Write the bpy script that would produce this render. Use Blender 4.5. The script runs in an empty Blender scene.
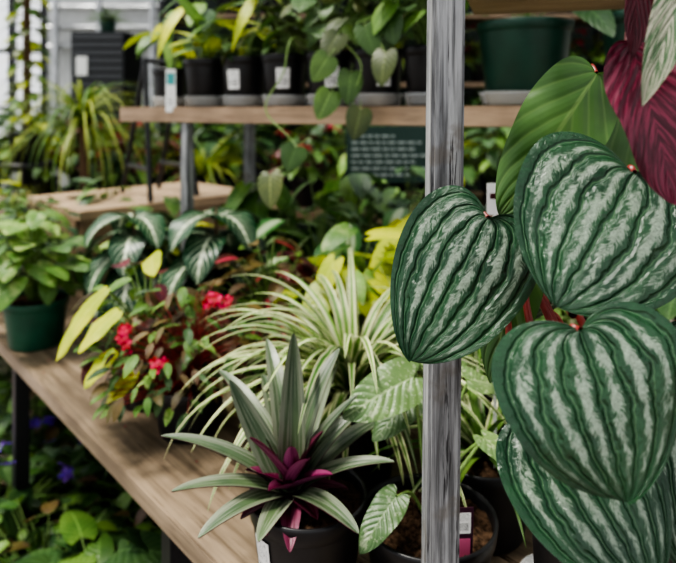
import bpy, math, random
import numpy as np
from mathutils import Vector
R = random.Random(11)
pi = math.pi
sc = bpy.context.scene
def V(*a): return np.array(a, float)
def unit(v):
    v = np.array(v, float); return v/(np.linalg.norm(v)+1e-12)

# ---------------------------------------------------------------- node helper
class NT:
    def __init__(s, name):
        s.mat = bpy.data.materials.new(name); s.mat.use_nodes = True
        s.t = s.mat.node_tree; s.t.nodes.clear()
        s.out = s.t.nodes.new('ShaderNodeOutputMaterial')
    def new(s, ty, **kw):
        n = s.t.nodes.new(ty)
        for k, v in kw.items(): setattr(n, k, v)
        return n
    def put(s, sock, v):
        if hasattr(v, 'is_output'): s.t.links.new(v, sock)
        else:
            if isinstance(v, (tuple, list)) and len(v) == 3 and sock.type == 'RGBA': v = (*v, 1)
            sock.default_value = v
    def m(s, op, *a):
        n = s.new('ShaderNodeMath', operation=op)
        for i, v in enumerate(a): s.put(n.inputs[i], v)
        return n.outputs[0]
    def ss(s, x, lo, hi, a=0., b=1.):
        n = s.new('ShaderNodeMapRange', interpolation_type='SMOOTHSTEP')
        for i, v in enumerate((x, lo, hi, a, b)): s.put(n.inputs[i], v)
        return n.outputs[0]
    def mix(s, f, a, b):
        n = s.new('ShaderNodeMix', data_type='RGBA')
        s.put(n.inputs[0], f); s.put(n.inputs[6], a); s.put(n.inputs[7], b)
        return n.outputs[2]
    def noise(s, vec, scale, detail=3, rough=.55, dist=0):
        n = s.new('ShaderNodeTexNoise')
        if vec is not None: s.put(n.inputs['Vector'], vec)
        n.inputs['Scale'].default_value = scale; n.inputs['Detail'].default_value = detail
        n.inputs['Roughness'].default_value = rough; n.inputs['Distortion'].default_value = dist
        return n.outputs[0]
    def obj(s): return s.new('ShaderNodeTexCoord').outputs['Object']
    def comb(s, x, y, z=0.):
        n = s.new('ShaderNodeCombineXYZ')
        for i, v in enumerate((x, y, z)): s.put(n.inputs[i], v)
        return n.outputs[0]
    def mapping(s, vec, scale):
        n = s.new('ShaderNodeMapping'); s.put(n.inputs[0], vec); n.inputs['Scale'].default_value = scale
        return n.outputs[0]
    def bump(s, h, strength=.3, dist=.01):
        n = s.new('ShaderNodeBump'); s.put(n.inputs['Height'], h)
        n.inputs['Strength'].default_value = strength; n.inputs['Distance'].default_value = dist
        return n.outputs[0]
    def pbsdf(s, col, rough=.5, spec=.5, normal=None, **kw):
        n = s.new('ShaderNodeBsdfPrincipled')
        s.put(n.inputs['Base Color'], col); s.put(n.inputs['Roughness'], rough)
        s.put(n.inputs['Specular IOR Level'], spec)
        if normal is not None: s.put(n.inputs['Normal'], normal)
        for k, v in kw.items(): s.put(n.inputs[k], v)
        return n.outputs[0]
    def done(s, sh): s.t.links.new(sh, s.out.inputs[0]); return s.mat

def simple(name, col, rough=.5, spec=.5, var=0.0, scale=20, bump=0, **kw):
    n = NT(name); c = col; nrm = None
    if var or bump:
        nz = n.noise(n.obj(), scale, 4)
        if var:
            c = n.mix(n.ss(nz, .3, .7), tuple(x*(1-var) for x in col), tuple(min(1, x*(1+var)) for x in col))
        if bump: nrm = n.bump(nz, bump, .004)
    return n.done(n.pbsdf(c, rough, spec, nrm, **kw))

def leafmat(name, base, alt, vein=None, pattern='plain', nlat=9, slope=.35, rough=.38, transl=.22,
            pat=(.8, .85, .7), k=3.5, width=.5, veinw=.05, nscale=18, spec=.45):
    n = NT(name)
    uv = n.new('ShaderNodeUVMap'); sep = n.new('ShaderNodeSeparateXYZ'); n.put(sep.inputs[0], uv.outputs[0])
    s_, t_ = sep.outputs[0], sep.outputs[1]
    au = n.m('ABSOLUTE', s_)
    o = n.obj()
    nz = n.noise(o, nscale, 3); nf = n.noise(o, nscale*9, 4)
    col = n.mix(n.ss(nz, .35, .65), base, alt)
    vein = vein or tuple(min(1, x*1.7+.02) for x in alt)
    q = n.m('MULTIPLY', n.m('SUBTRACT', t_, n.m('MULTIPLY', au, slope)), float(nlat))
    q = n.m('ADD', q, n.m('MULTIPLY', nz, .3))
    fr = n.m('ABSOLUTE', n.m('SUBTRACT', n.m('FRACT', q), .5))      # 0 at vein
    lat = n.ss(fr, .02, .13, 1., 0.)
    mid = n.ss(au, veinw*.5, veinw*1.5, 1., 0.)
    h = n.m('ADD', n.m('MULTIPLY', n.ss(fr, 0., .4), 1.), n.m('MULTIPLY', nf, .25))
    bs = .45; bd = .0012
    if pattern == 'plain':
        col = n.mix(n.m('MULTIPLY', lat, .3), col, vein)
        col = n.mix(n.m('MULTIPLY', mid, .7), col, vein)
    elif pattern == 'zebra':
        z = n.ss(n.m('ADD', fr, n.m('MULTIPLY', au, .1)), .05, width*.35, 1., 0.)
        z = n.m('MULTIPLY', z, n.ss(au, .75, .98, 1., 0.))
        col = n.mix(z, col, pat); col = n.mix(n.ss(au, veinw, veinw*2.2, 1., 0.), col, pat)
    elif pattern == 'melon':
        # veins at s=j/k (dark), silver feathered bands between them
        wob = n.m('MULTIPLY', n.m('SUBTRACT', n.noise(n.mapping(uv.outputs[0], (2.5, 3.5, 1)), 1.5, 2), .5), .24)
        ph = n.m('MULTIPLY', n.m('ADD', s_, wob), k)
        c = n.m('MULTIPLY', n.m('COSINE', n.m('MULTIPLY', ph, 2*pi)), -1.)       # +1 mid-band, -1 at vein
        dist_ = n.m('ABSOLUTE', n.m('SUBTRACT', n.m('FRACT', ph), .5))
        tt = n.m('SUBTRACT', t_, n.m('MULTIPLY', dist_, .25))
        fe = n.noise(n.comb(n.m('MULTIPLY', s_, 6.), n.m('MULTIPLY', tt, 40.)), 1.3, 4, .7)
        br = n.noise(n.comb(n.m('MULTIPLY', s_, 9.), n.m('MULTIPLY', t_, 6.), 3.), 1.2, 3, .6)
        gr = n.noise(o, 600, 3, .7)
        e_ = n.m('ADD', n.m('MULTIPLY', n.m('SUBTRACT', fe, .5), 3.2), n.m('MULTIPLY', n.m('SUBTRACT', br, .5), 3.0))
        wd = n.m('ADD', n.m('MULTIPLY', n.m('ABSOLUTE', n.m('SUBTRACT', t_, .40)), .9), n.m('MULTIPLY', n.ss(au, .55, .95), .5))
        cc = n.m('SUBTRACT', n.m('ADD', c, e_), wd)
        sil = n.ss(cc, -.02, .85)
        sil = n.m('MULTIPLY', sil, n.ss(au, .80, .96, 1., 0.))
        sil = n.m('MULTIPLY', sil, n.ss(t_, .82, .97, 1., 0.))
        sil = n.m('MULTIPLY', sil, n.ss(t_, .01, .05))
        silc = n.mix(n.ss(gr, .35, .65), tuple(x*.66 for x in pat), pat)
        col = n.mix(n.m('MULTIPLY', sil, .9), col, silc)
        vl = n.ss(c, -1., -.985, 1., 0.)
        col = n.mix(n.m('MULTIPLY', vl, .5), col, (.09, .19, .08))
        h = n.m('ADD', n.m('MULTIPLY', n.ss(c, -1., -.4), 1.5), n.m('ADD', n.m('MULTIPLY', n.noise(o, 120, 3), 2.0), n.m('MULTIPLY', fe, .7)))
        bs = .7; bd = .0015
    elif pattern == 'stripe':
        mp = n.mapping(uv.outputs[0], (k, .5, 1))
        st = n.noise(mp, 2.2, 3, .6)
        col = n.mix(n.ss(n.m('ADD', st, n.m('MULTIPLY', au, .14)), .54, .64), col, pat)
        h = n.m('ADD', st, n.m('MULTIPLY', nf, .2))
    elif pattern == 'margin':
        col = n.mix(n.ss(n.m('ADD', au, n.m('MULTIPLY', n.m('SUBTRACT', nz, .5), .4)), width, width+.12), col, pat)
    elif pattern == 'center':
        col = n.mix(n.ss(n.m('ADD', au, n.m('MULTIPLY', n.m('SUBTRACT', nz, .5), .4)), width, width+.15, 1., 0.), col, pat)
    elif pattern == 'speckle':
        sp = n.noise(o, 230, 3, .7); sp2 = n.noise(o, 60, 3, .6)
        f = n.m('ADD', n.ss(sp, .57, .64), n.ss(sp2, .62, .70)); f = n.m('MINIMUM', f, 1.)
        col = n.mix(n.m('MULTIPLY', f, .7), col, pat)
        col = n.mix(n.m('MULTIPLY', mid, .7), col, vein)
    elif pattern == 'splash':
        sp = n.noise(o, 45, 4, .65, .5)
        col = n.mix(n.ss(sp, .5, .6), col, pat); col = n.mix(n.m('MULTIPLY', lat, .25), col, vein)
    elif pattern == 'feather':   # stromanthe: streaks following side veins
        q2 = n.m('SUBTRACT', t_, n.m('MULTIPLY', au, .45))
        fs = n.noise(n.comb(n.m('MULTIPLY', s_, 1.2), n.m('MULTIPLY', q2, 13.)), 1.5, 4, .65)
        col = n.mix(n.ss(fs, .46, .56), col, pat)
    rn = n.new('ShaderNodeAttribute', attribute_name='rnd')
    hs = n.new('ShaderNodeHueSaturation'); n.put(hs.inputs['Color'], col)
    n.put(hs.inputs['Value'], n.m('ADD', n.m('MULTIPLY', rn.outputs['Fac'], .8), .6))
    n.put(hs.inputs['Hue'], n.m('ADD', n.m('MULTIPLY', rn.outputs['Fac'], -.03), .51))
    col = hs.outputs[0]
    p = n.pbsdf(col, rough, spec, n.bump(h, bs, bd))
    if transl:
        tr = n.new('ShaderNodeBsdfTranslucent'); n.put(tr.inputs[0], col)
        mx = n.new('ShaderNodeMixShader'); mx.inputs[0].default_value = transl
        n.t.links.new(p, mx.inputs[1]); n.t.links.new(tr.outputs[0], mx.inputs[2]); p = mx.outputs[0]
    return n.done(p)

# ---------------------------------------------------------------- mesh builder
class MB:
    def __init__(s): s.V=[]; s.F=[]; s.M=[]; s.U=[]; s.R=[]; s.n=0; s.mats=[]
    def mi(s, m):
        if m not in s.mats: s.mats.append(m)
        return s.mats.index(m)
    def grid(s, P, mat, uv=None, rnd=.5, flip=False):
        a, b = P.shape[:2]
        idx = np.arange(a*b).reshape(a, b) + s.n
        f = np.stack([idx[:-1,:-1], idx[1:,:-1], idx[1:,1:], idx[:-1,1:]], -1).reshape(-1, 4)
        if flip: f = f[:, ::-1]
        if uv is None:
            uu, vv = np.meshgrid(np.linspace(-1, 1, a), np.linspace(0, 1, b), indexing='ij'); uv = np.stack([uu, vv], -1)
        s.V.append(P.reshape(-1, 3)); s.F.append(f); s.M.append(np.full(len(f), s.mi(mat)))
        s.U.append(uv.reshape(-1, 2)); s.R.append(np.full(a*b, rnd)); s.n += a*b
    def box(s, lo, hi, mat, rot=0, org=(0,0,0)):
        lo = np.array(lo, float); hi = np.array(hi, float)
        c, sn = math.cos(rot), math.sin(rot)
        def tr(p):
            p = np.array(p); return V(c*p[0]-sn*p[1], sn*p[0]+c*p[1], p[2])+np.array(org)
        x0,y0,z0 = lo; x1,y1,z1 = hi
        for q in [((x0,y0,z0),(x1,y0,z0),(x1,y0,z1),(x0,y0,z1)),((x1,y1,z0),(x0,y1,z0),(x0,y1,z1),(x1,y1,z1)),
                  ((x0,y1,z0),(x0,y0,z0),(x0,y0,z1),(x0,y1,z1)),((x1,y0,z0),(x1,y1,z0),(x1,y1,z1),(x1,y0,z1)),
                  ((x0,y0,z1),(x1,y0,z1),(x1,y1,z1),(x0,y1,z1)),((x0,y1,z0),(x1,y1,z0),(x1,y0,z0),(x0,y0,z0))]:
            A,B,C,D = [tr(p) for p in q]
            s.grid(np.array([[A,D],[B,C]]), mat)
    def mesh(s, name):
        me = bpy.data.meshes.new(name)
        v = np.concatenate(s.V); f = np.concatenate(s.F).astype(np.int32)
        me.vertices.add(len(v)); me.vertices.foreach_set('co', v.ravel())
        me.loops.add(f.size); me.loops.foreach_set('vertex_index', f.ravel())
        me.polygons.add(len(f)); me.polygons.foreach_set('loop_start', np.arange(0, f.size, 4, dtype=np.int32))
        me.polygons.foreach_set('material_index', np.concatenate(s.M).astype(np.int32))
        me.polygons.foreach_set('use_smooth', np.ones(len(f), bool))
        for m in s.mats: me.materials.append(m)
        uvl = me.uv_layers.new(name='UVMap'); uvl.data.foreach_set('uv', np.concatenate(s.U)[f.ravel()].ravel())
        at = me.attributes.new('rnd', 'FLOAT', 'POINT'); at.data.foreach_set('value', np.concatenate(s.R))
        me.update(calc_edges=True)
        return me
    def obj(s, name, loc=(0,0,0), parent=None):
        o = bpy.data.objects.new(name, s.mesh(name)); sc.collection.objects.link(o); o.location = loc
        if parent: o.parent = parent
        return o

def leaf(mb, base, d, nrm, L, W, mat, a=.6, b=.9, lobe=0, lp=1.5, bend=.6, bendp=1., fold=.2, dome=0, wave=0, wk=14,
         quilt=0, qk=3.5, nu=6, nv=10, rnd=None, under=None):
    base = np.array(base, float); d = unit(d); side = unit(np.cross(d, nrm)); n = np.cross(side, d)
    t = (1-np.cos(pi*np.linspace(0, 1, nv+1)))/2
    s = np.linspace(-1, 1, nu+1)
    tf = np.linspace(0, 1, 80); ph = bend*tf**bendp
    yc = np.concatenate([[0], np.cumsum((np.cos(ph)[1:]+np.cos(ph)[:-1])/2)])/79*L
    zc = -np.concatenate([[0], np.cumsum((np.sin(ph)[1:]+np.sin(ph)[:-1])/2)])/79*L
    yt = np.interp(t, tf, yc); zt = np.interp(t, tf, zc); p = bend*t**bendp
    tm = a/(a+b); w = (t**a)*((1-t)**b)/((tm**a)*((1-tm)**b))
    S, T = np.meshgrid(s, t, indexing='ij'); Wd = W*w[None, :]
    aS = np.abs(S)
    x = S*Wd*math.cos(fold)
    phs = R.random()*6
    z = aS*Wd*math.sin(fold) - dome*Wd*S**2
    if wave: z = z + wave*W*aS**2*np.sin(wk*T+phs+2*np.sign(S))
    if quilt: z = z - quilt*W*np.sqrt(np.clip(w,0,1))[None,:]*np.abs(np.cos(pi*qk*S))**6
    dy = -lobe*L*np.sin(pi*T**.3)*aS**lp if lobe else np.zeros_like(S)
    Tv = np.cos(p)[:, None]*d - np.sin(p)[:, None]*n; Nv = np.sin(p)[:, None]*d + np.cos(p)[:, None]*n
    C = base + yt[:, None]*d + zt[:, None]*n
    P = C[None] + x[..., None]*side + dy[..., None]*Tv[None] + z[..., None]*Nv[None]
    rr = R.random() if rnd is None else rnd
    uv = np.stack([S, T], -1)
    mb.grid(P, mat, uv, rr, flip=False)
    if under is not None: mb.grid(P - Nv[None]*0.0009, under, uv, rr, flip=True)

def leaf_to(mb, base, tip, nrm, W, mat, bend=.6, **kw):
    base = np.array(base, float); ch = np.array(tip, float)-base; l = np.linalg.norm(ch); c = ch/l
    side = unit(np.cross(c, nrm)); n = np.cross(side, c); hb = bend/2
    d = math.cos(hb)*c + math.sin(hb)*n; n2 = math.cos(hb)*n - math.sin(hb)*c
    L = l/(math.sin(hb)/hb) if abs(hb) > 1e-4 else l
    leaf(mb, base, d, n2, L, W, mat, bend=bend, **kw)

def tube(mb, pts, r0, r1, mat, n=6, sub=4, rnd=.5):
    pts = np.array(pts, float)
    if len(pts) > 2 and sub > 1:   # catmull-rom
        q = np.vstack([2*pts[0]-pts[1], pts, 2*pts[-1]-pts[-2]]); out = []
        for i in range(1, len(q)-2):
            for j in range(sub):
                t = j/sub
                out.append(.5*((2*q[i])+(-q[i-1]+q[i+1])*t+(2*q[i-1]-5*q[i]+4*q[i+1]-q[i+2])*t*t+(-q[i-1]+3*q[i]-3*q[i+1]+q[i+2])*t**3))
        out.append(pts[-1]); pts = np.array(out)
    m = len(pts); tg = np.gradient(pts, axis=0); tg /= np.linalg.norm(tg, axis=1)[:, None]+1e-12
    ref = V(0, 0, 1) if abs(tg[0][2]) < .8 else V(1, 0, 0)
    A = np.cross(tg, ref); A /= np.linalg.norm(A, axis=1)[:, None]+1e-9; B = np.cross(tg, A)
    r = np.linspace(r0, r1, m); an = np.linspace(0, 2*pi, n+1)
    P = pts[None]+(np.cos(an)[:, None, None]*A[None]+np.sin(an)[:, None, None]*B[None])*r[None, :, None]
    mb.grid(P, mat, None, rnd)

def lathe(mb, c, prof, mat, n=40, a0=0, a1=2*pi, jit=0):
    prof = np.array(prof, float); an = np.linspace(a0, a1, n+1)
    P = np.zeros((n+1, len(prof), 3))
    P[..., 0] = c[0]+np.cos(an)[:, None]*prof[:, 0]; P[..., 1] = c[1]+np.sin(an)[:, None]*prof[:, 0]
    P[..., 2] = c[2]+prof[:, 1][None]
    if jit:
        nz = np.random.RandomState(3).rand(n+1, len(prof))*jit; nz[-1] = nz[0]; P[..., 2] += nz
    mb.grid(P, mat)

def pot(mb, c, r, h, mat, taper=.78, n=40, tag=None, saucer=False):
    rb = r*taper
    lathe(mb, c, [(0,0),(rb*.96,0),(rb,.003),(r*.96,h-.022),(r*.965,h-.021),(r*1.0,h-.019),(r*1.03,h-.003),(r*1.02,h),
                  (r*.985,h),(r*.96,h-.004),(r*.94,h-.03)], mat, n)
    lathe(mb, c, [(0,h-.012),(r*.1,h-.012),(r*.2,h-.011),(r*.3,h-.012),(r*.4,h-.014),(r*.5,h-.012),(r*.6,h-.012),(r*.7,h-.013),(r*.8,h-.015),(r*.95,h-.017)], M['soil'], 48, jit=.007)
    if tag is not None:
        for (ang, wd, z0, z1) in tag:
            zz = np.linspace(z0, z1, 3); an = np.linspace(ang-wd, ang+wd, 7)
            rr = rb+(r*.96-rb)*(zz/(h-.022))+.0012
            P = np.zeros((7, 3, 3)); P[...,0] = c[0]+np.cos(an)[:,None]*rr; P[...,1] = c[1]+np.sin(an)[:,None]*rr; P[...,2] = c[2]+zz
            mb.grid(P, M['label'])
    if saucer:
        lathe(mb, c, [(rb*1.02,.001),(rb*1.12,.002),(rb*1.22,.028),(rb*1.26,.029),(rb*1.2,.024),(rb*1.08,.004)], M['clear'], n)

# ---------------------------------------------------------------- materials
M = {}
M['soil'] = simple('potting_soil', (.06,.036,.022), .95, .1, .7, 180, 1.0)
M['black'] = simple('black_plastic', (.012,.012,.013), .38, .4, .2, 40)
M['green'] = simple('green_plastic', (.014,.052,.034), .4, .4, .15, 20)
M['green2'] = simple('bright_green_plastic', (.012,.075,.042), .4, .4, .15, 20)
M['steel'] = simple('black_steel', (.015,.015,.017), .4, .4)
M['clear'] = simple('clear_plastic', (.75,.78,.78), .15, .5, Alpha=.35)
M['white'] = simple('white_plastic', (.75,.75,.73), .5)
M['stem'] = leafmat('green_stem', (.12,.22,.05), (.17,.27,.08), transl=0)
M['redstem'] = simple('red_stem', (.26,.04,.035), .35, .5, .3, 60)
M['brownstem'] = simple('brown_stem', (.12,.07,.04), .7, .3, .3, 60)
def labelmat():
    n = NT('price_label'); uv = n.new('ShaderNodeUVMap'); sep = n.new('ShaderNodeSeparateXYZ'); n.put(sep.inputs[0], uv.outputs[0])
    bars = n.noise(n.mapping(uv.outputs[0], (14, .01, 1)), 1.5, 1)
    band = n.m('MULTIPLY', n.ss(sep.outputs[1], .12, .14), n.ss(sep.outputs[1], .50, .52, 1., 0.))
    side = n.ss(n.m('ABSOLUTE', sep.outputs[0]), .78, .8, 1., 0.)
    f = n.m('MULTIPLY', n.m('MULTIPLY', n.ss(bars, .5, .52), band), side)
    tx = n.m('MULTIPLY', n.ss(n.noise(n.mapping(uv.outputs[0], (9, 7, 1)), 1.5, 2), .55, .58), n.m('MULTIPLY', n.ss(sep.outputs[1], .6, .62), side))
    f = n.m('MINIMUM', n.m('ADD', f, n.m('MULTIPLY', tx, .7)), 1.)
    return n.done(n.pbsdf(n.mix(f, (.78,.78,.76), (.03,.03,.03)), .4))
M['label'] = labelmat()
def woodmat(name, c1, c2, c3, ax=(1.5, 22, 22), rough=.45):
    n = NT(name); o = n.obj(); mp = n.mapping(o, ax)
    g = n.noise(mp, 2.2, 8, .62, .6); g2 = n.noise(n.mapping(o, (ax[0]*2.5, ax[1]*4, ax[2]*4)), 3, 5, .6); st = n.noise(o, 5, 3)
    oi = n.new('ShaderNodeObjectInfo')
    col = n.mix(n.ss(g, .34, .66), c1, c2); col = n.mix(n.m('MULTIPLY', n.ss(g2, .52, .70), .8), col, c3)
    col = n.mix(n.m('MULTIPLY', n.ss(st, .42, .65), .45), col, tuple(x*.5 for x in c1))
    hs = n.new('ShaderNodeHueSaturation'); n.put(hs.inputs['Color'], col); n.put(hs.inputs['Value'], n.m('ADD', n.m('MULTIPLY', oi.outputs['Random'], .3), .85))
    return n.done(n.pbsdf(hs.outputs[0], n.ss(st, .3, .7, rough-.08, rough+.12), .4, n.bump(n.m('ADD', g, g2), .3, .003)))
M['wood'] = woodmat('bench_wood', (.155,.115,.077), (.29,.22,.15), (.08,.056,.036), rough=.36)
M['wood2'] = woodmat('shelf_wood', (.19,.13,.082), (.30,.21,.135), (.11,.065,.04))
M['crate'] = woodmat('pale_wood', (.30,.21,.13), (.42,.31,.205), (.18,.12,.075))
def greypost():
    n = NT('weathered_grey_paint'); o = n.obj()
    g = n.noise(n.mapping(o, (110, 110, 5)), 1.6, 8, .68, .3); g2 = n.noise(n.mapping(o, (60, 60, 2.2)), 1.2, 5, .6); b = n.noise(o, 25, 4)
    col = n.mix(n.ss(g, .36, .64), (.085,.086,.088), (.27,.275,.28)); col = n.mix(n.m('MULTIPLY', n.ss(g2, .5, .66), .7), col, (.42,.425,.42))
    col = n.mix(n.ss(n.noise(n.mapping(o, (170,170,9)), 1.5, 4, .7), .58, .66), col, (.035,.035,.037))
    col = n.mix(n.m('MULTIPLY', n.ss(b, .55, .68), .55), col, (.12,.10,.08))
    return n.done(n.pbsdf(col, .5, .4, n.bump(g, .7, .002)))
M['post'] = greypost()
# leaves
M['melon'] = leafmat('watermelon_leaf', (.010,.042,.018), (.017,.062,.025), pattern='melon', pat=(.245,.31,.235), k=3.5, rough=.22, transl=.05, nscale=30, spec=.55)
M['pepunder'] = leafmat('peperomia_plain_leaf', (.045,.11,.026), (.068,.15,.034), vein=(.14,.23,.07), nlat=5, slope=.5, transl=.22)
M['burg'] = leafmat('burgundy_leaf', (.034,.0025,.005), (.055,.004,.007), pattern='feather', pat=(.10,.012,.018), transl=.12, rough=.35)
M['trio'] = leafmat('pink_cream_variegated_leaf', (.05,.12,.05), (.09,.16,.07), pattern='feather', pat=(.46,.44,.34), transl=.2)
M['rhoeo'] = leafmat('boat_lily_leaf', (.048,.085,.042), (.075,.12,.055), pattern='stripe', k=3., pat=(.175,.20,.14), transl=.1, rough=.32)
M['rhoeou'] = leafmat('boat_lily_underside', (.09,.013,.04), (.14,.022,.06), pattern='stripe', k=3., pat=(.20,.05,.10), transl=.12)
M['rhoeop'] = leafmat('boat_lily_purple', (.07,.006,.022), (.12,.010,.036), pattern='stripe', k=3., pat=(.19,.04,.08), transl=.15)
M['spider'] = leafmat('spider_plant_leaf', (.10,.22,.045), (.15,.28,.06), pattern='margin', width=.42, pat=(.58,.61,.36), transl=.2)
M['spider2'] = leafmat('spider_plant_leaf_b', (.12,.26,.05), (.18,.32,.07), pattern='center', width=.35, pat=(.57,.61,.38), transl=.2)
M['speck'] = leafmat('speckled_leaf', (.09,.17,.06), (.13,.22,.075), pattern='speckle', pat=(.38,.44,.28), vein=(.30,.40,.2), transl=.2)
M['zebra'] = leafmat('zebra_plant_leaf', (.008,.042,.018), (.013,.06,.025), pattern='zebra', nlat=8, slope=.35, width=.42, veinw=.05, pat=(.56,.62,.45), transl=.1, rough=.32)
M['pothos'] = leafmat('pothos_leaf', (.09,.20,.04), (.15,.29,.06), pattern='splash', pat=(.30,.40,.14), transl=.25)
M['heart'] = leafmat('philodendron_leaf', (.045,.10,.025), (.075,.15,.035), vein=(.14,.25,.07), nlat=6, slope=.5, transl=.2)
M['heartb'] = leafmat('philodendron_leaf_dark', (.05,.075,.026), (.09,.115,.033), vein=(.2,.25,.08), nlat=6, slope=.5, transl=.2)
M['lime'] = leafmat('lime_leaf', (.32,.42,.03), (.46,.52,.05), vein=(.5,.56,.12), nlat=8, transl=.35)
M['mid'] = leafmat('mid_green_leaf', (.06,.15,.03), (.115,.22,.045), nlat=8, transl=.25)
M['dark'] = leafmat('dark_green_leaf', (.022,.065,.02), (.045,.10,.028), nlat=8, transl=.15)
M['bronze'] = leafmat('bronze_leaf', (.075,.045,.022), (.13,.11,.03), vein=(.2,.14,.06), nlat=7, transl=.2)
M['wine'] = leafmat('wine_leaf', (.07,.012,.014), (.13,.028,.024), nlat=7, transl=.2)
M['coleus'] = leafmat('coleus_pink_leaf', (.06,.015,.013), (.10,.05,.02), pattern='center', width=.22, pat=(.38,.04,.05), transl=.2)
M['pinkred'] = leafmat('pink_red_petal', (.42,.008,.02), (.60,.02,.045), nlat=4, transl=.3)
M['red'] = leafmat('red_bract', (.25,.012,.015), (.35,.022,.022), nlat=5, transl=.25)
M['purple'] = leafmat('purple_petal', (.14,.04,.40), (.22,.07,.55), nlat=4, transl=.25)
M['frond'] = leafmat('frond_leaf', (.18,.25,.045), (.27,.33,.07), nlat=1, transl=.3)
M['dief'] = leafmat('dieffenbachia_leaf', (.06,.2,.05), (.09,.25,.06), pattern='center', width=.35, pat=(.5,.62,.38), transl=.25)

UP = V(0, 0, 1)
def nrm_of(d, up=UP):
    n = up - d*np.dot(up, d); return unit(n) if np.linalg.norm(n) > .05 else V(0, -1, .1)
def rosette(mb, c, n, L, W, e0, e1, mats, jl=.2, r0=.004, **kw):
    c = np.array(c, float)
    for i in range(n):
        f = (i+.5)/n; az = i*2.39996+R.uniform(-.25,.25); el = e0+(e1-e0)*f+R.uniform(-.12,.12)
        d = V(math.cos(az)*math.cos(el), math.sin(az)*math.cos(el), math.sin(el))
        leaf(mb, c+V(math.cos(az)*r0, math.sin(az)*r0, 0), d, nrm_of(d), L*(1+R.uniform(-jl, jl)), W*(1+R.uniform(-.15,.15)), R.choice(mats), **kw)
def bush(mb, c, n, r, h, L, W, mats, el=(-.5,.5), stem='stem', sr=.0014, face=None, hmin=.25, **kw):
    c = np.array(c, float)
    for i in range(n):
        az = i*2.39996+R.uniform(-.3,.3); f = R.random()**.6; hh = h*(1-.55*f*f)*R.uniform(hmin, 1.)
        p = c+V(math.cos(az)*r*f, math.sin(az)*r*f, hh)
        e = R.uniform(*el)-.3*f
        a2 = az+R.uniform(-.7,.7)
        d = V(math.cos(a2)*math.cos(e), math.sin(a2)*math.cos(e), math.sin(e))
        mid_ = c+(p-c)*V(.35,.35,.62)
        if stem: tube(mb, [c+V(math.cos(az)*.006, math.sin(az)*.006, -.01), mid_, p], sr*1.3, sr*.8, M[stem], 5, 3)
        s = R.uniform(.7, 1.15)
        leaf(mb, p, d, nrm_of(d)+V(R.uniform(-.3,.3), R.uniform(-.3,.1), 0), L*s, W*s, R.choice(mats), **kw)
def flower(mb, c, d, r, mat, n=5):
    d = unit(d); a = unit(np.cross(d, V(.3,.2,.9))); b = np.cross(d, a)
    for i in range(n):
        t = i*2*pi/n+R.random()*.3; v = math.cos(t)*a+math.sin(t)*b+d*.5
        leaf(mb, c, v, d, r, r*.38, mat, a=.7, b=.45, bend=.7, nu=4, nv=5)

HK = dict(a=.42, b=.75, lobe=.2, dome=.12, fold=.12)
# ---------------------------------------------------------------- camera / light / world
cam = bpy.data.cameras.new('camera'); co = bpy.data.objects.new('camera', cam); sc.collection.objects.link(co)
co.location = (0, 0, 1.30); co.rotation_euler = (pi/2, 0, 0)
cam.sensor_width = 36; cam.lens = 620/676*36; cam.shift_y = -(281.5-110)/676; cam.clip_start = .02
cam.dof.use_dof = True; cam.dof.focus_distance = .51; cam.dof.aperture_fstop = 5.6
sc.camera = co
w = bpy.data.worlds.new('sky'); sc.world = w; w.use_nodes = True
bg = w.node_tree.nodes['Background']; bg.inputs[0].default_value = (.95,.97,1,1); bg.inputs[1].default_value = 1.25
sun = bpy.data.lights.new('sun', 'SUN'); sun.energy = 5.6; sun.angle = .30; sun.color = (1,.96,.88)
so = bpy.data.objects.new('sun', sun); sc.collection.objects.link(so)
so.rotation_euler = Vector((.45, .05, -1)).to_track_quat('-Z', 'Y').to_euler()
sc.view_settings.look = 'AgX - High Contrast'

# ---------------------------------------------------------------- box objects
def box_obj(name, lo, hi, mat, parent=None, loc=(0,0,0), rot=0, bev=.002):
    import bmesh
    bm = bmesh.new(); bmesh.ops.create_cube(bm, size=1)
    lo = Vector(lo); hi = Vector(hi); c = (lo+hi)/2; sz = hi-lo
    for v in bm.verts: v.co = Vector((v.co.x*sz.x, v.co.y*sz.y, v.co.z*sz.z))+c
    if bev: bmesh.ops.bevel(bm, geom=bm.edges[:], offset=bev, segments=2, affect='EDGES')
    me = bpy.data.meshes.new(name); bm.to_mesh(me); bm.free(); me.materials.append(mat)
    o = bpy.data.objects.new(name, me); sc.collection.objects.link(o)
    if parent: o.parent = parent
    else: o.location = loc; o.rotation_euler = (0,0,rot)
    return o
def empty(name, loc=(0,0,0), rot=0):
    e = bpy.data.objects.new(name, None); sc.collection.objects.link(e); e.location = loc; e.rotation_euler = (0,0,rot); return e

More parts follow.
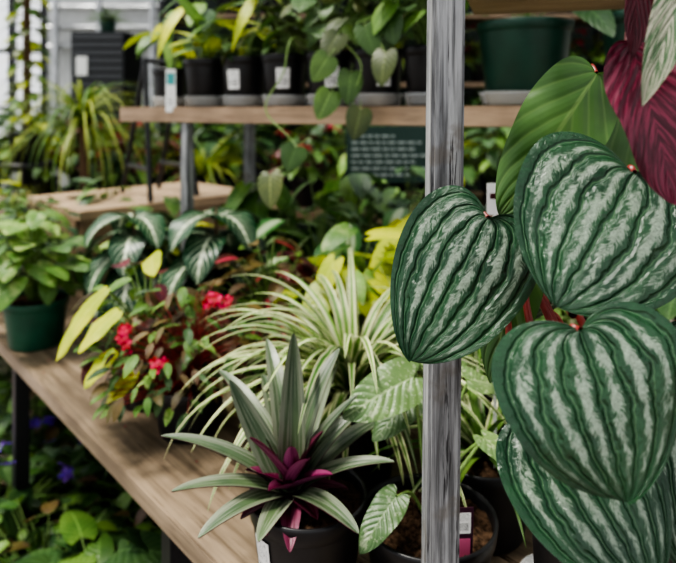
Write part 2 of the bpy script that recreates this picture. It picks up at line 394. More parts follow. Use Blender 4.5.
# floor / walls
box_obj('floor', (-6,-2,-.05), (6,8,0), simple('concrete_floor', (.22,.18,.16), .7, .3, .35, 6, .3), bev=0)
wallm = simple('grey_wall', (.5,.51,.51), .8, .2, .2, 2)
mb = MB()
mb.box((-3.05,6.5,0),(6,6.6,3), wallm); mb.box((-6,6.5,0),(-3.05,6.6,.75), wallm); mb.box((-6,6.5,2.6),(-3.05,6.6,3), wallm)
mb.obj('wall_back')
mb = MB()
for x in (-5.9,-4.8,-3.9,-3.45,-3.11): mb.box((x,6.48,.75),(x+.05,6.56,2.6), M['steel'])
for z in (.75,1.3,1.9,2.56): mb.box((-5.9,6.485,z),(-3.05,6.555,z+.04), M['steel'])
mb.obj('window_1')
mb = MB(); mb.box((6,-2,0),(6.1,6.6,3), wallm); mb.obj('wall_right')
mb = MB()
pm = simple('galvanised_pipe', (.45,.46,.47), .35, .5, .2, 8, Metallic=.6)
for z in (1.95, 2.15, 2.36): tube(mb, [(-3.0,6.42,z),(5.9,6.42,z)], .03,.03, pm, 12, 1)
for x in (-2.9,-2.45,-1.9,0,2,4): tube(mb, [(x,6.36,.001),(x,6.36,2.95)], .035,.035, pm, 12, 1)
mb.obj('pipework')
mb = MB()
for y in range(-1, 7, 2): mb.box((-6,y,3.0),(6,y+.08,3.12), wallm)
for x in (-5,-2.5,0,2.5,5): mb.box((x,-2,3.12),(x+.06,6.6,3.18), wallm)
mb.obj('ceiling')
# added dark sheet behind the shelving, its colour dims the pale wall
mb = MB(); xs = np.linspace(-1.45,3.6,90); P = np.zeros((90,12,3)); P[...,0] = xs[:,None]; P[...,1] = (5.2+.03*np.sin(xs*14))[:,None]; P[...,2] = np.linspace(.02,2.9,12)[None]
mb.grid(P, simple('dark_backdrop', (.035,.045,.04), .9, .1, .3, 30)); mb.obj('added_dark_backdrop')

# ---------------------------------------------------------------- bench (local x along d, y along n)
D = V(-.673,.740,0); Nn = V(.740,.673,0); A0 = V(-.151,.753,0)
ang = math.atan2(-D[1], -D[0])
e = empty('wooden_bench', (A0[0],A0[1],0), ang)
wid = 1.08; npl = 8; pw = wid/npl
for i in range(npl):
    box_obj('plank_%d'%(i+1), (-2.4, i*pw+.0015, .718), (.62, (i+1)*pw-.0015, .75), M['wood'], e, bev=.0025)
box_obj('apron_front', (-2.38, .10, .67), (.60, .12, .717), M['steel'], e)
box_obj('apron_back', (-2.38, wid-.045, .67), (.60, wid-.02, .717), M['steel'], e)
k = 0
for x in (-2.3,-1.55,-.98,-.2,.52):
    for y in (.03, wid-.06):
        k += 1; box_obj('leg_%d'%k, (x,y,0), (x+.032,y+.032,.717), M['steel'], e)
    box_obj('crossbar_%d'%k, (x+.004,.06,.62), (x+.028,wid-.06,.65), M['steel'], e)
def onb(s, n, z=.75): p = A0+D*s+Nn*n; return V(p[0], p[1], z)

# grey post (front support) with slight lean
p = box_obj('grey_wooden_post', (-.0145,-.0145,.7505), (.0145,.0145,2.05), M['post'], loc=(.0805,.55,0), rot=.12, bev=.003)
p.rotation_euler = (0, .011, .06)

# high shelf (right)
a_ = math.atan2(-.28,.96); hs = empty('high_wooden_shelf', (.105,.575,0), a_)
box_obj('board', (-.002,.0,1.436), (.75,.33,1.455), M['wood2'], hs)
box_obj('post', (.70,.30,.7505), (.73,.33,1.435), M['steel'], hs)
box_obj('post_front', (.70,.0,.7505), (.73,.03,1.435), M['steel'], hs)

# middle rack
E = V(-.855,.519,0); Mm = V(.519,.855,0); K0 = V(-.60,1.70,0)
ra = math.atan2(-E[1], -E[0]); rk = empty('wooden_display_shelf', (K0[0],K0[1],0), ra)
box_obj('board_front', (0,0,1.268), (1.5,.149,1.308), M['wood2'], rk)
box_obj('board_back', (0,.151,1.268), (1.5,.30,1.308), M['wood2'], rk)
for i,(x,y) in enumerate([(.22,.01),(1.38,.01),(.22,.26),(1.38,.26)]):
    box_obj('upright_%d'%(i+1), (x,y,.7505), (x+.026,y+.026,1.268), M['post'], rk)
def onr(k, m, z=1.3085): p = K0-E*k+Mm*m; return V(p[0], p[1], z)

# riser crate
cr = empty('wooden_crate_riser', (-.774,1.86,0), pi/4)
for i in range(4): box_obj('slat_%d'%(i+1), (0,i*.12+.001,.965), (.67,(i+1)*.12-.002,.994), M['crate'], cr)
box_obj('front_board', (.01,.005,.7505), (.66,.025,.964), M['wood2'], cr)
box_obj('back_board', (.01,.455,.7505), (.66,.475,.964), M['wood2'], cr)
box_obj('side_board', (.0,.03,.80), (.02,.45,.964), M['wood2'], cr)
box_obj('end_board', (.65,.03,.80), (.67,.45,.964), M['wood2'], cr)

# ---------------------------------------------------------------- hero: watermelon peperomia
mb = MB(); pc = V(.237,.525,.75)
pot(mb, pc, .075, .25, M['black'], .8, 48)
cr_ = V(.235,.525,.99)
HP = dict(a=.39, b=.645, lobe=.165, lp=1.9, nu=84, nv=60, quilt=.014, fold=0., rnd=.5)
def hero(base, tip, nrm, W, mat, bend, dome=.08, way=None, **kw):
    o = dict(HP); o.update(kw)
    leaf_to(mb, base, tip, nrm, W, mat, bend=bend, dome=dome, **o)
    b = np.array(base, float); nn = unit(nrm)
    w1 = way if way is not None else cr_*.5+b*.5+V(0,.03,.03)
    tube(mb, [cr_+V(R.uniform(-.01,.01),R.uniform(-.01,.01),-.01), w1, b-nn*.015, b-nn*.0005], .0034, .0024, M['redstem'], 10, 8)
hero((.1165,.480,1.216), (.0540,.462,1.113), (-.12,-1,.30), .0530, M['melon'], .30, wave=.09, wk=9)
hero((.206,.430,1.256), (.141,.400,1.173), (-.05,-1,.40), .067, M['melon'], .3, wave=.07, wk=8, dome=.12)
hero((.1510,.385,1.163), (.1700,.365,1.069), (.05,-1,.35), .0620, M['melon'], .4, wave=.06, wk=8, rnd=.55)
hero((.150,.43,1.085), (.190,.375,1.006), (-.1,-.8,.7), .053, M['melon'], .4, rnd=.4)
hero((.250,.46,1.085), (.240,.42,.985), (.1,-.9,.5), .045, M['melon'], .5, rnd=.3)
hero((.26,.50,1.22), (.32,.45,1.15), (.2,-.9,.5), .055, M['melon'], .5, rnd=.3)
hero((.215,.515,1.330), (.130,.50,1.215), (-.15,-1,.1), .036, M['pepunder'], .3, b=.70, lobe=.08, rnd=.45, quilt=0, wave=.12, way=V(.235,.53,1.22))
hero((.150,.52,1.175), (.125,.51,1.075), (-.3,-1,.1), .026, M['pepunder'], .3, b=.85, rnd=.25, quilt=0)
hero((.24,.54,1.30), (.27,.50,1.22), (.1,-1,.3), .035, M['pepunder'], .4, rnd=.2, quilt=0)
hero((.30,.53,1.12), (.36,.50,1.05), (.4,-.8,.5), .05, M['melon'], .4, rnd=.3)
hero((.20,.60,1.12), (.17,.66,1.06), (-.2,.5,.8), .045, M['melon'], .4, rnd=.3)
hero((.28,.62,1.14), (.33,.68,1.08), (.3,.5,.8), .045, M['melon'], .4, rnd=.3)
# visible reddish stems between the leaves
tube(mb, [cr_, (.165,.50,1.10), (.150,.50,1.165), (.158,.50,1.215)], .0036,.0024, M['redstem'], 10, 8)
tube(mb, [cr_, (.20,.50,1.12), (.168,.47,1.160), (.1515,.40,1.168)], .0036,.0028, M['redstem'], 10, 8)
tube(mb, [cr_, (.15,.51,1.08), (.137,.50,1.13), (.125,.49,1.20)], .0034,.0024, M['redstem'], 10, 8)
mb.obj('potted_watermelon_peperomia')

# burgundy plant on high shelf
mb = MB(); bc = V(.34,.60,1.4555); pot(mb, bc, .075, .11, M['green'], .8)
bt = bc+V(0,0,.10)
def arch(base, tip, nrm, W, mat, hi, bend=.4, **kw):
    base = np.array(base, float)
    tube(mb, [bt, (bt+base)/2+V(0,0,hi), base+V(.004,.01,.02), base], .003, .0016, M['wine'], 8, 6)
    leaf_to(mb, base, tip, nrm, W, mat, bend=bend, nu=20, nv=26, **kw)
arch((.187,.395,1.340), (.203,.375,1.243), (-.1,-1,.2), .025, M['burg'], .06, wave=.2, wk=11, a=.42, b=.7, lobe=.06)
arch((.192,.40,1.42), (.181,.385,1.328), (.2,-1,.1), .012, M['burg'], .05, wave=.12, a=.5, b=.9)
arch((.222,.385,1.402), (.179,.365,1.302), (-.3,-1,.2), .014, M['trio'], .06, fold=.35)
arch((.235,.40,1.36), (.25,.38,1.28), (-.1,-1,.2), .025, M['burg'], .06)
for i in range(9):
    az = i*.7+.3; b_ = bt+V(math.cos(az)*.08, math.sin(az)*.07, .10+R.random()*.08)
    arch(b_, b_+V(math.cos(az)*.11, math.sin(az)*.09, -.02), (0,0,1), .027, R.choice([M['burg'],M['trio'],M['trio']]), .02)
mb.obj('potted_stromanthe')

# ---------------------------------------------------------------- boat lily
mb = MB(); rc = V(-.034,.700,.7502)
pot(mb, rc, .065, .12, M['black'], .76, 56, tag=[(-2.45,.20,.035,.093)])
cw = rc+V(-.018,-.012,.125)
tips = [(-.200,.70,.932,.0150),(-.155,.80,.965,.0145),(-.122,.70,.995,.0155),(-.092,.80,1.005,.015),(-.050,.70,1.048,.0165),
        (.002,.76,1.008,.015),(.022,.70,.978,.014),(.038,.74,.950,.015),(.062,.68,.914,.015),(-.140,.62,.872,.015),(-.080,.620,.868,.014),
        (.020,.60,.890,.0145),(-.10,.82,.95,.015),(.0,.84,.96,.015),(.075,.78,.92,.015),(-.175,.65,.90,.014)]
for (x,y,z,W_) in tips:
    tp = V(x,y,z); ch = unit(tp-cw); hz = V(ch[0],ch[1],0)
    nn = nrm_of(ch) if ch[2] < .85 else unit(V(-ch[0]*.6,-1,.25))
    leaf_to(mb, cw+hz*.006, tp, nn, W_, M['rhoeo'], bend=R.uniform(.5,.9) if ch[2]<.85 else R.choice([-.25,.3]), a=.25, b=.60, fold=.38, nu=12, nv=26, under=M['rhoeou'], rnd=R.uniform(.3,.8))
for i in range(13):
    az = i*2.4; el = R.uniform(.6,1.35); L_ = R.uniform(.05,.09)
    d = V(math.cos(az)*math.cos(el), math.sin(az)*math.cos(el), math.sin(el))
    leaf(mb, cw+V(0,0,.004), d, nrm_of(d), L_, .012, M['rhoeop'], a=.25, b=.65, fold=.6, bend=.3, nu=8, nv=14, under=M['rhoeou'])
for i in range(11):
    az = i*.571+.2; el = R.uniform(-.05,.35)
    d = V(math.cos(az)*math.cos(el), math.sin(az)*math.cos(el), math.sin(el))
    leaf(mb, cw+V(0,0,-.002), d, nrm_of(d), R.uniform(.045,.07), .013, M['rhoeop'], a=.25, b=.65, fold=.4, bend=.6, nu=8, nv=14, under=M['rhoeou'])
mb.obj('potted_boat_lily')

# ---------------------------------------------------------------- speckled syngonium in front pot
mb = MB(); c = V(.103,.705,.7502); pot(mb, c, .075, .092, M['black'], .8, 56); t0 = c+V(0,0,.08)
def lf(base, tip, nrm, W_, mat, t0=None, bend=.4, sr=.0018, stem='stem', **kw):
    base = np.array(base, float); o = dict(a=.42,b=.7,lobe=.2,nu=24,nv=26,dome=.1,fold=.1,wave=.06); o.update(kw)
    tube(mb, [t0, (t0+base)/2+V(0,.01,.012), base], sr*1.3, sr, M[stem], 7, 7)
    leaf_to(mb, base, tip, nrm, W_, mat, bend=bend, **o)
lf((.088,.72,.990), (.005,.70,.952), (0,-.7,.7), .029, M['speck'], t0)
lf((.062,.665,.885), (.022,.635,.845), (-.2,-.6,.75), .018, M['speck'], t0)
lf((.095,.75,.955), (.040,.72,.915), (-.1,-.5,.8), .022, M['speck'], t0, rnd=.2)
lf((.165,.70,.93), (.205,.66,.90), (.3,-.4,.8), .017, M['speck'], t0)
lf((.16,.76,.97), (.20,.78,.95), (.1,-.4,.9), .02, M['speck'], t0)
lf((.10,.80,.97), (.06,.86,.95), (0,.2,.9), .028, M['speck'], t0)
tube(mb, [t0, t0+V(.03,-.01,.06), (.165,.70,.93)], .003,.002, M['stem'], 8, 6)
mb.obj('potted_syngonium')
# plant marker tag stuck in front pot
mb = MB(); mb.box((-.011,-.0008,0),(.011,.0008,.060), simple('dark_marker', (.05,.012,.03), .4)); mb.box((-.008,-.0012,.035),(.008,-.0008,.055), M['label']); mb.box((-.008,-.0012,.012),(.008,-.0008,.03), simple('pink_print', (.5,.1,.2), .5))
o = mb.obj('plant_marker', (.130,.650,.818)); o.rotation_euler = (-.15,.1,.2)
# tall white stake tag in the pot behind
mb = MB(); mb.box((-.002,-.001,0),(.002,.001,.36), M['white']); mb.box((-.011,-.0018,.325),(.011,-.001,.365), M['white']); mb.box((-.007,-.0022,.345),(.007,-.0018,.352), M['burg'])
o = mb.obj('plant_stake_tag', (.200,.790,.842)); o.rotation_euler = (0,0,.1)

mb = MB(); c = V(.190,.815,.7502); pot(mb, c, .066, .105, M['black'], .8, 48); t0 = c+V(0,0,.095)
rosette(mb, t0, 34, .2, .0055, 1.4, .3, [M['spider'],M['spider2'],M['mid']], bend=1.3, a=.15, b=.8, fold=.35, nu=4, nv=16)
mb.obj('potted_spider_plant')
mb = MB(); c = V(.235,.66,.7502)
lathe(mb, c, [(0,.001),(.03,.001),(.032,.003),(.040,.05),(.042,.05),(.039,.046),(.031,.005),(0,.004)], M['clear'], 40); mb.obj('clear_plastic_cup')

# main spider plant
mb = MB(); c = V(.02,.94,.7502); pot(mb, c, .075, .12, M['black'], .8, 40); t0 = c+V(0,0,.105)
rosette(mb, t0, 140, .275, .0080, 1.5, .6, [M['spider'],M['spider'],M['spider2']], jl=.25, bend=1.9, bendp=1.3, a=.15, b=.7, fold=.35, nu=4, nv=20)
mb.obj('potted_spider_plant')
mb = MB(); c = V(.24,1.04,.7502); pot(mb, c, .07, .11, M['black'], .8, 32); t0 = c+V(0,0,.1)
rosette(mb, t0, 50, .26, .006, 1.5, .4, [M['spider2'],M['mid']], bend=1.6, a=.12, b=.8, fold=.35, nu=4, nv=16)
mb.obj('potted_spider_plant')

# red-flowered begonia
mb = MB(); c = V(-.255,1.066,.7502); pot(mb, c, .062, .085, M['black'], .8, 40); t0 = c+V(0,0,.07)
bush(mb, t0, 330, .15, .19, .036, .0080, [M['bronze'],M['mid'],M['bronze'],M['dark'],M['mid'],M['bronze'],M['mid'],M['pothos']], stem='redstem', sr=.0007, a=.6, b=.9, nu=2, nv=6, hmin=.15)
for (x,y,z) in [(-.20,1.0,.995),(-.215,1.02,.985),(-.345,1.0,.945),(-.335,.98,.925),(-.34,1.0,.885),(-.18,1.01,.985),(-.28,.97,.90),(-.345,.985,.94)]:
    tube(mb, [t0, (t0+V(x,y,z))/2+V(0,0,.02), (x,y,z)], .0012,.0009, M['redstem'],5,4)
    for j in range(3): flower(mb, V(x,y,z)+V(R.uniform(-.008,.008),R.uniform(-.006,.006),R.uniform(-.006,.006)), (R.uniform(-.6,.6),-1,.5), .010, M['pinkred'])
mb.obj('potted_red_begonia')
# lime-yellow coleus beside it
mb = MB(); c = V(-.36,1.17,.7502); pot(mb, c, .055, .09, M['black'], .8, 32); t0 = c+V(0,0,.08)
for (b_,t_) in [((-.395,1.06,.995),(-.465,1.02,.885)),((-.43,1.08,.96),(-.475,1.06,.875)),((-.36,1.02,.97),(-.41,.98,.915)),((-.37,1.03,.90),(-.41,1.0,.85)),((-.34,1.05,.86),(-.385,1.02,.80)),((-.36,1.2,1.02),(-.33,1.12,1.0))]:
    lf(b_, t_, (-.4,-.5,.7), .022, M['lime'], t0, a=.5, b=.8, lobe=.05, rnd=.75)
bush(mb, t0, 60, .12, .20, .055, .017, [M['wine'],M['bronze'],M['mid']], a=.5, b=.8, nu=4, nv=7)
mb.obj('potted_coleus')
mb = MB(); c = V(-.14,1.27,.7502); pot(mb, c, .06, .10, M['black'], .8, 32); t0 = c+V(0,0,.08)
bush(mb, t0, 130, .14, .21, .055, .016, [M['wine'],M['bronze'],M['coleus'],M['bronze']], a=.5, b=.8, nu=4, nv=7); 
mb.obj('potted_coleus')

# zebra plants
def zebra(c, s, n=20):
    global mb
    mb = MB(); pot(mb, c, .06, .10, M['black'], .8, 32); t0 = c+V(0,0,.09)
    tube(mb, [t0, t0+V(0,0,.2*s)], .004,.003, M['brownstem'],7,1)
    for i in range(n):
        az = -.8+i*pi/2+R.uniform(-.2,.2); lev = (i//4)/(n/4); el = .25+.6*lev
        if i//4 % 2: az += .78
        d = V(math.cos(az)*math.cos(el), math.sin(az)*math.cos(el), math.sin(el))
        L_ = .17*s*(1-.30*lev)
        leaf(mb, t0+V(0,0,.05+.17*s*lev), d, nrm_of(d), L_, L_*.27, M['zebra'], a=.65, b=.85, bend=2.0, bendp=.75, fold=.18, nu=10, nv=18, rnd=R.uniform(.4,.8), wave=.06)
    return mb.obj('potted_zebra_plant')
zebra(V(-.275,1.40,.7502), 1.2); zebra(V(-.48,1.46,.7502), 1.1); 

# pothos in green pot at the left
mb = MB(); c = V(-.712,1.462,.7502); pot(mb, c, .072, .11, M['green2'], .8, 48); t0 = c+V(0,0,.09)
bush(mb, t0, 60, .11, .25, .080, .030, [M['pothos'],M['pothos'],M['mid']], el=(-.6,.4), sr=.0016, nu=10, nv=12, hmin=.4, **HK)
mb.obj('potted_pothos')

# lime caladium / dieffenbachia behind spider plant
for (x,y,mt,h,n_) in [(.03,1.22,'lime',.25,42),(.19,1.32,'lime',.25,40),(-.04,1.50,'dief',.30,34),(.22,1.62,'dief',.28,30),(-.2,1.64,'mid',.30,36),(.38,1.30,'mid',.24,30),(.42,1.12,'dark',.2,26),(.05,1.80,'dark',.3,36)]:
    mb = MB(); c = V(x,y,.7502); pot(mb, c, .06, .10, M['black'], .8, 24); t0 = c+V(0,0,.09)
    bush(mb, t0, n_, .13, h, .11, .032, [M[mt],M[mt],M['pothos' if mt=='lime' else 'mid']], el=(-.7,.4), nu=6, nv=10, hmin=.5, **(HK if mt in('lime','mid') else dict(a=.6,b=.9)))
    mb.obj({'lime':'potted_caladium','dief':'potted_dieffenbachia','mid':'potted_pothos','dark':'potted_peace_lily'}[mt])

# ---------------------------------------------------------------- shelf pots
def shelfpot(k, m, r, h, potm, mats, n, rr, hh, L_, W_, tag=None, sau=True, nm='potted_philodendron', el=(-.5,.7), **kw):
    global mb
    mb = MB(); c = onr(k, m); pot(mb, c, r, h, M[potm], .8, 40, tag=tag, saucer=sau); t0 = c+V(0,0,h-.015)
    o = dict(nu=8, nv=12, hmin=.25); o.update(kw)
    bush(mb, t0, n, rr, hh, L_, W_, [M[x] for x in mats], el=el, **o)
    return c, t0
_T = lambda da: [(-pi/2-.1+da, .3, .045, .095)]
def longleaf(t0, pts, W_, mat='lime'):
    pts = [np.array(q, float) for q in pts]
    tube(mb, [t0, (t0+pts[0])/2, pts[0]], .002, .0015, M['stem'], 6, 4)
    leaf_to(mb, pts[0], pts[1], (-.3,-1,.4), W_, M[mat], bend=.9, a=.5, b=.9, fold=.2, nu=10, nv=16)
c,t0 = shelfpot(.06,.13,.05,.11,'black',['lime','mid'],12,.09,.22,.10,.02, **dict(HK,lobe=.05))
longleaf(t0, [c+V(.02,-.05,.27), c+V(.05,-.16,.07)], .018, 'mid'); mb.obj('potted_philodendron')
c,t0 = shelfpot(.20,.13,.062,.13,'black',['mid','dark','lime'],18,.11,.24,.12,.026, **dict(HK,lobe=.08))
longleaf(t0, [c+V(-.04,-.06,.27), c+V(-.10,-.12,.12)], .016, 'lime'); longleaf(t0, [c+V(.02,-.06,.2), c+V(-.07,-.12,.31)], .015, 'mid'); mb.obj('potted_philodendron')
c,t0 = shelfpot(.335,.13,.062,.13,'black',['mid','lime'],14,.11,.25,.13,.022, tag=_T(-.3), **dict(HK,lobe=.08))
longleaf(t0, [c+V(.06,-.06,.30), c+V(-.01,-.14,.13)], .017, 'lime'); mb.obj('potted_philodendron')
shelfpot(.465,.13,.060,.13,'black',['heart','heartb'],34,.13,.26,.075,.028, tag=_T(.1), **HK); mb.obj('potted_philodendron')
c,t0 = shelfpot(.60,.13,.060,.13,'black',['heart','heartb','heart'],46,.14,.27,.070,.027, tag=_T(.2), **HK)
vine = [t0, onr(.60,-.02,1.46), onr(.60,-.06,1.38), onr(.56,-.07,1.30), (-.085,1.28,1.22), (-.135,1.26,1.17)]
tube(mb, vine, .0022,.0014, M['stem'], 7, 8)
vine2 = [t0, onr(.68,-.03,1.47), (.045,1.27,1.40), (.03,1.25,1.32), (.04,1.25,1.27)]
tube(mb, vine2, .0022,.0014, M['stem'], 7, 8)
for (bx,bz,tx,tz,m_) in [(.026,1.375,.018,1.31,'heart'),(.045,1.30,.030,1.240,'heartb'),(-.015,1.335,-.04,1.28,'heart'),(-.135,1.17,-.132,1.105,'heartb'),
      (-.020,1.405,-.05,1.355,'heart'),(.095,1.415,.085,1.345,'heartb'),(.105,1.50,.115,1.43,'heart'),(-.085,1.225,-.10,1.18,'heart'),(.0,1.455,-.03,1.40,'heartb'),(.055,1.47,.075,1.405,'heart')]:
    yy = 1.25+R.uniform(-.02,.03)
    leaf_to(mb, (bx,yy,bz), (tx,yy-.02,tz), (R.uniform(-.4,.4),-1,.3), .027, M[m_], bend=.4, nu=14, nv=18, **HK)
    tube(mb, [(bx,yy,bz),(bx*.8+.01,yy+.02,bz+.02)], .001,.001,M['stem'],5,1)
mb.obj('potted_philodendron')
shelfpot(.73,.13,.060,.13,'black',['heart','heartb'],44,.15,.28,.075,.028, tag=_T(.3), **HK); mb.obj('potted_philodendron')
shelfpot(.86,.13,.060,.13,'black',['heart','mid'],36,.14,.26,.08,.03, **HK); mb.obj('potted_philodendron')
shelfpot(1.06,.15,.095,.17,'green',['mid','dark'],14,.12,.30,.13,.03, **HK); mb.obj('potted_philodendron')
shelfpot(1.30,.15,.095,.17,'green',['mid','dark'],14,.12,.30,.13,.03, tag=_T(-.3), **HK); mb.obj('potted_philodendron')
# hanging care tag
mb = MB(); mb.box((-.013,-.0006,-.11),(.013,.0006,0), M['white']); mb.box((-.010,-.001,-.04),(.010,-.0006,-.01), simple('teal_print',(.05,.3,.3),.5)); mb.box((-.009,-.001,-.1),(.009,-.0006,-.05), M['label'])
o = mb.obj('care_tag', tuple(onr(.20,-.002,1.405)))

# ---------------------------------------------------------------- background plants (instanced meshes)
def proto(kind):
    mb = MB(); c = V(0,0,0); t0 = V(0,0,.12)
    pot(mb, c, .075, .13, M['black'] if kind not in ('fern','palm') else M['green'], .8, 20)
    if kind == 'poin':
        bush(mb, t0, 60, .15, .24, .09, .026, [M['dark'],M['mid'],M['wine']], nu=4, nv=6, a=.6,b=.8)
        for i in range(5):
            p = t0+V(R.uniform(-.12,.12),R.uniform(-.12,.12),R.uniform(.1,.24))
            for m_ in (0,1): rosette(mb, p+V(0,0,.01*m_), 6, .05-.015*m_, .014, .6, -.2, [M['red']], nu=4, nv=6, bend=.6)
    if kind == 'palm':
        for i in range(26):
            az=i*2.4; el=R.uniform(.3,1.4); d=V(math.cos(az)*math.cos(el),math.sin(az)*math.cos(el),math.sin(el)); L_=R.uniform(.4,.6)
            pts=[t0+d*L_*q+V(0,0,-.45*q*q*L_) for q in (0,.25,.5,.75,1)]
            tube(mb, pts, .003,.001, M['stem'],4,2)
            for q in np.linspace(.2,1,18):
                p=t0+d*L_*q+V(0,0,-.45*q*q*L_); sd=unit(np.cross(d,UP))
                for sg in (-1,1):
                    dd=unit(sd*sg+d*.7+V(0,0,-.5)); leaf(mb,p,dd,UP,.11*(1.1-q*.5),.005,M['frond'],nu=2,nv=4,bend=.9,a=.3,b=.8)
    if kind == 'fern':
        for i in range(30):
            az=i*2.4; el=R.uniform(.2,1.3); d=V(math.cos(az)*math.cos(el),math.sin(az)*math.cos(el),math.sin(el)); L_=R.uniform(.22,.34)
            for q in np.linspace(.1,1,16):
                p=t0+d*L_*q+V(0,0,-.5*q*q*L_); sd=unit(np.cross(d,UP))
                for sg in (-1,1): leaf(mb,p,unit(sd*sg+d*.3),UP,.045*(1.15-q),.007,M['mid'],nu=2,nv=3,bend=.5,a=.4,b=.7)
    if kind == 'grass': rosette(mb, t0, 90, .38, .006, 1.5, .4, [M['frond'],M['lime'],M['mid']], bend=1.6, a=.12,b=.8, nu=2, nv=9)
    if kind == 'spiky':
        tube(mb, [t0,t0+V(.01,0,.25)], .02,.015, M['brownstem'],8,1)
        rosette(mb, t0+V(.01,0,.25), 160, .42, .0055, 1.5, .2, [M['frond'],M['frond'],M['mid']], bend=2.2, a=.12,b=.8, nu=2, nv=11)
    if kind == 'bushy': bush(mb, t0, 70, .18, .32, .10, .032, [M['mid'],M['dark']], nu=4, nv=7, **HK)
    if kind == 'small': bush(mb, t0, 190, .19, .26, .05, .016, [M['mid'],M['dark'],M['dark'],M['bronze']], nu=4, nv=6, a=.55, b=.8)
    if kind == 'dark': bush(mb, t0, 60, .17, .36, .13, .03, [M['dark'],M['dark'],M['mid']], nu=4, nv=7, a=.6,b=.9)
    if kind == 'lime': bush(mb, t0, 46, .17, .28, .12, .036, [M['lime'],M['pothos'],M['mid']], nu=4, nv=7, **HK)
    if kind == 'tall':
        tube(mb, [t0,t0+V(0,0,.75)], .018,.016, M['brownstem'],8,1)
        for i in range(70):
            z=i/70*.75; az=i*2.4; d=V(math.cos(az),math.sin(az),.1); leaf(mb,t0+V(0,0,z)+d*.03,d,UP,.09,.026,R.choice([M['mid'],M['lime'],M['heartb']]),nu=4,nv=6,bend=1.2,**{k_:v for k_,v in HK.items() if k_!='bend'})
    if kind == 'purple':
        bush(mb, t0, 120, .16, .2, .055, .018, [M['mid'],M['dark'],M['dark']], nu=4, nv=6, a=.6,b=.8)
        for i in range(10): flower(mb, t0+V(R.uniform(-.13,.13),R.uniform(-.13,.13),R.uniform(.14,.22)), (R.uniform(-.5,.5),-.5,1), .016, M['purple'])
    return mb.mesh('potted_'+kind)
names = dict(poin='potted_poinsettia', palm='potted_palm', fern='potted_fern', grass='potted_grass', bushy='potted_pothos', small='potted_foliage_plant',
             dark='potted_peace_lily', lime='potted_caladium', tall='potted_moss_pole_plant', purple='potted_purple_flower', spiky='potted_ponytail_palm')
protos = {k_: [proto(k_) for _ in range(2 if k_ in('bushy','dark','lime','poin') else 1)] for k_ in names}
def place(kind, x, y, z, s=1., rot=None):
    o = bpy.data.objects.new(names[kind], R.choice(protos[kind])); sc.collection.objects.link(o)
    o.location = (x,y,z+.0005); o.scale = (s,s,s); o.rotation_euler = (0,0,R.uniform(0,6.28) if rot is None else rot)
# rest of the bench
for (k_,s_,n_,q) in [('small',1.22,.14,.8),('small',1.5,.16,.85),('lime',1.85,.16,.8),('dark',1.45,.45,.7),('grass',2.15,.3,.7),('dark',2.2,.75,.8),('lime',.98,.42,.8),
                     ('bushy',.25,.92,.8),('dark',-.05,.95,.8),('bushy',-.3,.80,.8),('dark',.55,.98,.85)]:
    p = onb(s_, n_); place(k_, p[0], p[1], .75, q)

# back benches
def bench2(name, x0, x1, y0, y1, z, mat=None):
    mb = MB(); mat = mat or M['wood2']
    for i in range(3): 
        w_ = (y1-y0)/3; mb.box((x0,y0+i*w_,z-.035),(x1,y0+(i+1)*w_-.004,z), mat)
    for x in (x0+.03,(x0+x1)/2,x1-.07):
        for y in (y0+.02,y1-.06): mb.box((x,y,0),(x+.04,y+.04,z-.035), M['steel'])
    mb.obj(name)
bench2('wooden_plant_bench', -.30, 2.6, 2.75, 3.4, .85)
bench2('wooden_plant_bench', -2.6, -.62, 3.15, 3.8, .80)
for i,x in enumerate(np.arange(-.15, 2.5, .30)):
    place(['poin','lime','lime','bushy','dark','bushy','lime','dark','poin'][i%9], x, 2.92, .85, 1.0)
    place(['dark','bushy','grass','fern','bushy','palm','dark','bushy','dark'][i%9], x+.12, 3.22, .85, 1.15)
for i,x in enumerate(np.arange(-2.45, -.7, .29)):
    place(['dark','bushy','grass','lime','poin','poin','grass'][i%7], x, 3.3, .80, [1.2,1.1,1.,1.1,1.25,1.25,1.1][i%7])
    place(['dark','bushy','dark','small','poin','bushy','dark'][i%7], x+.1, 3.62, .80, 1.25)
# tall multi-tier rack
mb = MB()
for z in (.5,1.0,1.5,2.0): mb.box((-1.3,4.5,z-.03),(3.4,4.95,z), M['wood2'])
for x in (-1.3,-.6,.75,2.05,3.36):
    for y in (4.5,4.91): mb.box((x,y,0),(x+.04,y+.04,2.1), M['steel'])
mb.obj('plant_shelving_rack')
for z in (1.0,1.5,2.0):
    for x in np.arange(-1.15,3.3,.32): place(R.choice(['bushy','dark','grass','fern','poin','lime','bushy','palm']), x, 4.7, z, R.uniform(.9,1.2))
def stand(x,y,z,r=.12):
    mb = MB(); lathe(mb, (x,y,0), [(0,0),(r,0),(r,.02),(.03,.04),(.025,z-.03),(r,z-.02),(r,z),(0,z)], M['steel'], 24); mb.obj('plant_stand')
for (k_,x,y,z,s) in [('spiky',-1.12,2.75,.80,1.15),('tall',-1.48,2.95,1.05,1.1),('dark',-1.80,2.75,.8,1.1)]:
    stand(x,y,z); place(k_,x,y,z,s)
for (k_,x,y,s) in [('dark',-2.6,4.9,2.2),('palm',-2.25,5.0,2.0),('bushy',-3.2,5.3,2.2),('palm',-3.7,5.0,1.8),('bushy',-1.8,5.3,2.6)]: place(k_,x,y,0,s)
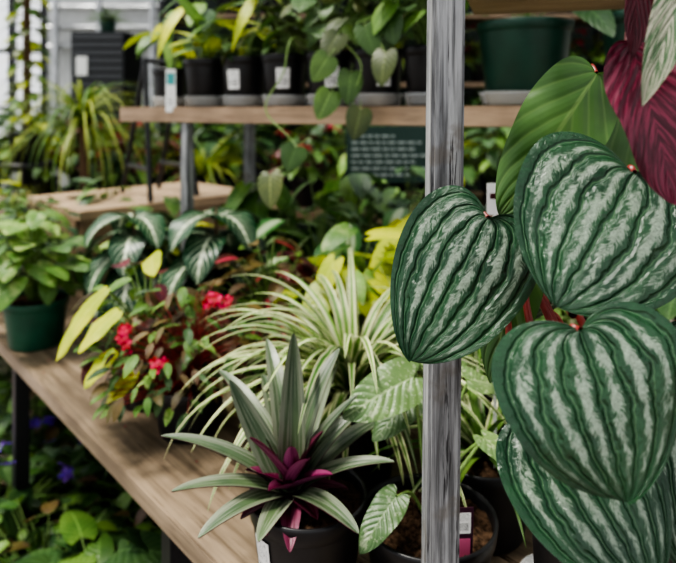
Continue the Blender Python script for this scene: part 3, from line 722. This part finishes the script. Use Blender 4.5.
# dark slatted cabinet
mb = MB(); mb.box((-1.70,3.95,0),(-1.36,4.3,1.80), M['steel'])
for i in range(16): mb.box((-1.69,3.935,1.0+i*.05),(-1.37,3.952,1.03+i*.05), simple('slat_grey',(.05,.053,.058),.5) if i==0 else mb.mats[-1])
mb.box((-1.66,3.928,1.52),(-1.59,3.934,1.64), M['white']); mb.obj('slatted_cabinet')
# plants on top of the cabinet
place('fern', -1.53, 4.12, 1.80, .7)
# black metal folding stand on crate
mb = MB()
def bar(a,b,r=.009): tube(mb,[a,b],r,r,M['steel'],8,1)
zf=.9945; 
bar((-.80,2.30,zf),(-.66,2.12,1.47)); bar((-.62,2.05,zf),(-.66,2.12,1.47)); bar((-.70,2.42,zf),(-.58,2.26,1.47)); bar((-.50,2.2,zf),(-.58,2.26,1.47))
bar((-.66,2.12,1.47),(-.58,2.26,1.47)); bar((-.76,2.25,1.10),(-.63,2.07,1.10)); bar((-.68,2.37,1.10),(-.52,2.20,1.10))
mb.obj('black_folding_stand')
# sign
mb = MB(); sg = simple('sign_dark_green', (.02,.05,.04), .4); sw = simple('sign_lettering', (.35,.4,.38), .5)
mb.box((.03,2.30,1.03),(.34,2.312,1.24), sg)
for i in range(7): 
    x_ = .05
    while x_ < .05+[.2,.26,.24,.27,.22,.26,.16][i]:
        l_ = R.uniform(.012,.035); mb.box((x_,2.2975,1.055+i*.024),(x_+l_,2.2998,1.063+i*.024), sw); x_ += l_+.008
mb.box((.17,2.315,0),(.195,2.33,1.2), M['steel']); mb.box((.06,2.2,0),(.31,2.42,.012), M['steel'])
mb.obj('information_sign')

# floor-level plants under / in front of bench
for (k_,x,y,s) in [('small',-.62,1.32,1.25),('bushy',-.42,1.15,1.25),('purple',-.86,1.55,1.4),('purple',-.68,1.75,1.3),('small',-.95,2.0,1.3),('fern',-1.3,2.5,1.3),('small',-.30,1.35,1.3),('small',-.40,1.65,1.4),
                   ('fern',-1.6,2.7,1.4),('bushy',-.1,1.0,1.2),('dark',0,1.7,1.5),('small',-1.15,1.45,1.2),('purple',-1.05,1.72,1.2),('bushy',-.72,2.05,1.2)]:
    place(k_, x, y, 0, s)
# fallen petals on the bench
mb = MB()
for i in range(40):
    p = A0+D*R.uniform(.2,.9)+Nn*R.uniform(.02,.25); az=R.uniform(0,6.28)
    leaf(mb, (p[0],p[1],.7512), (math.cos(az),math.sin(az),0), UP, R.uniform(.003,.006), .0018, M['pinkred'], nu=2, nv=3, bend=.1, fold=.05)
mb.obj('fallen_petals')
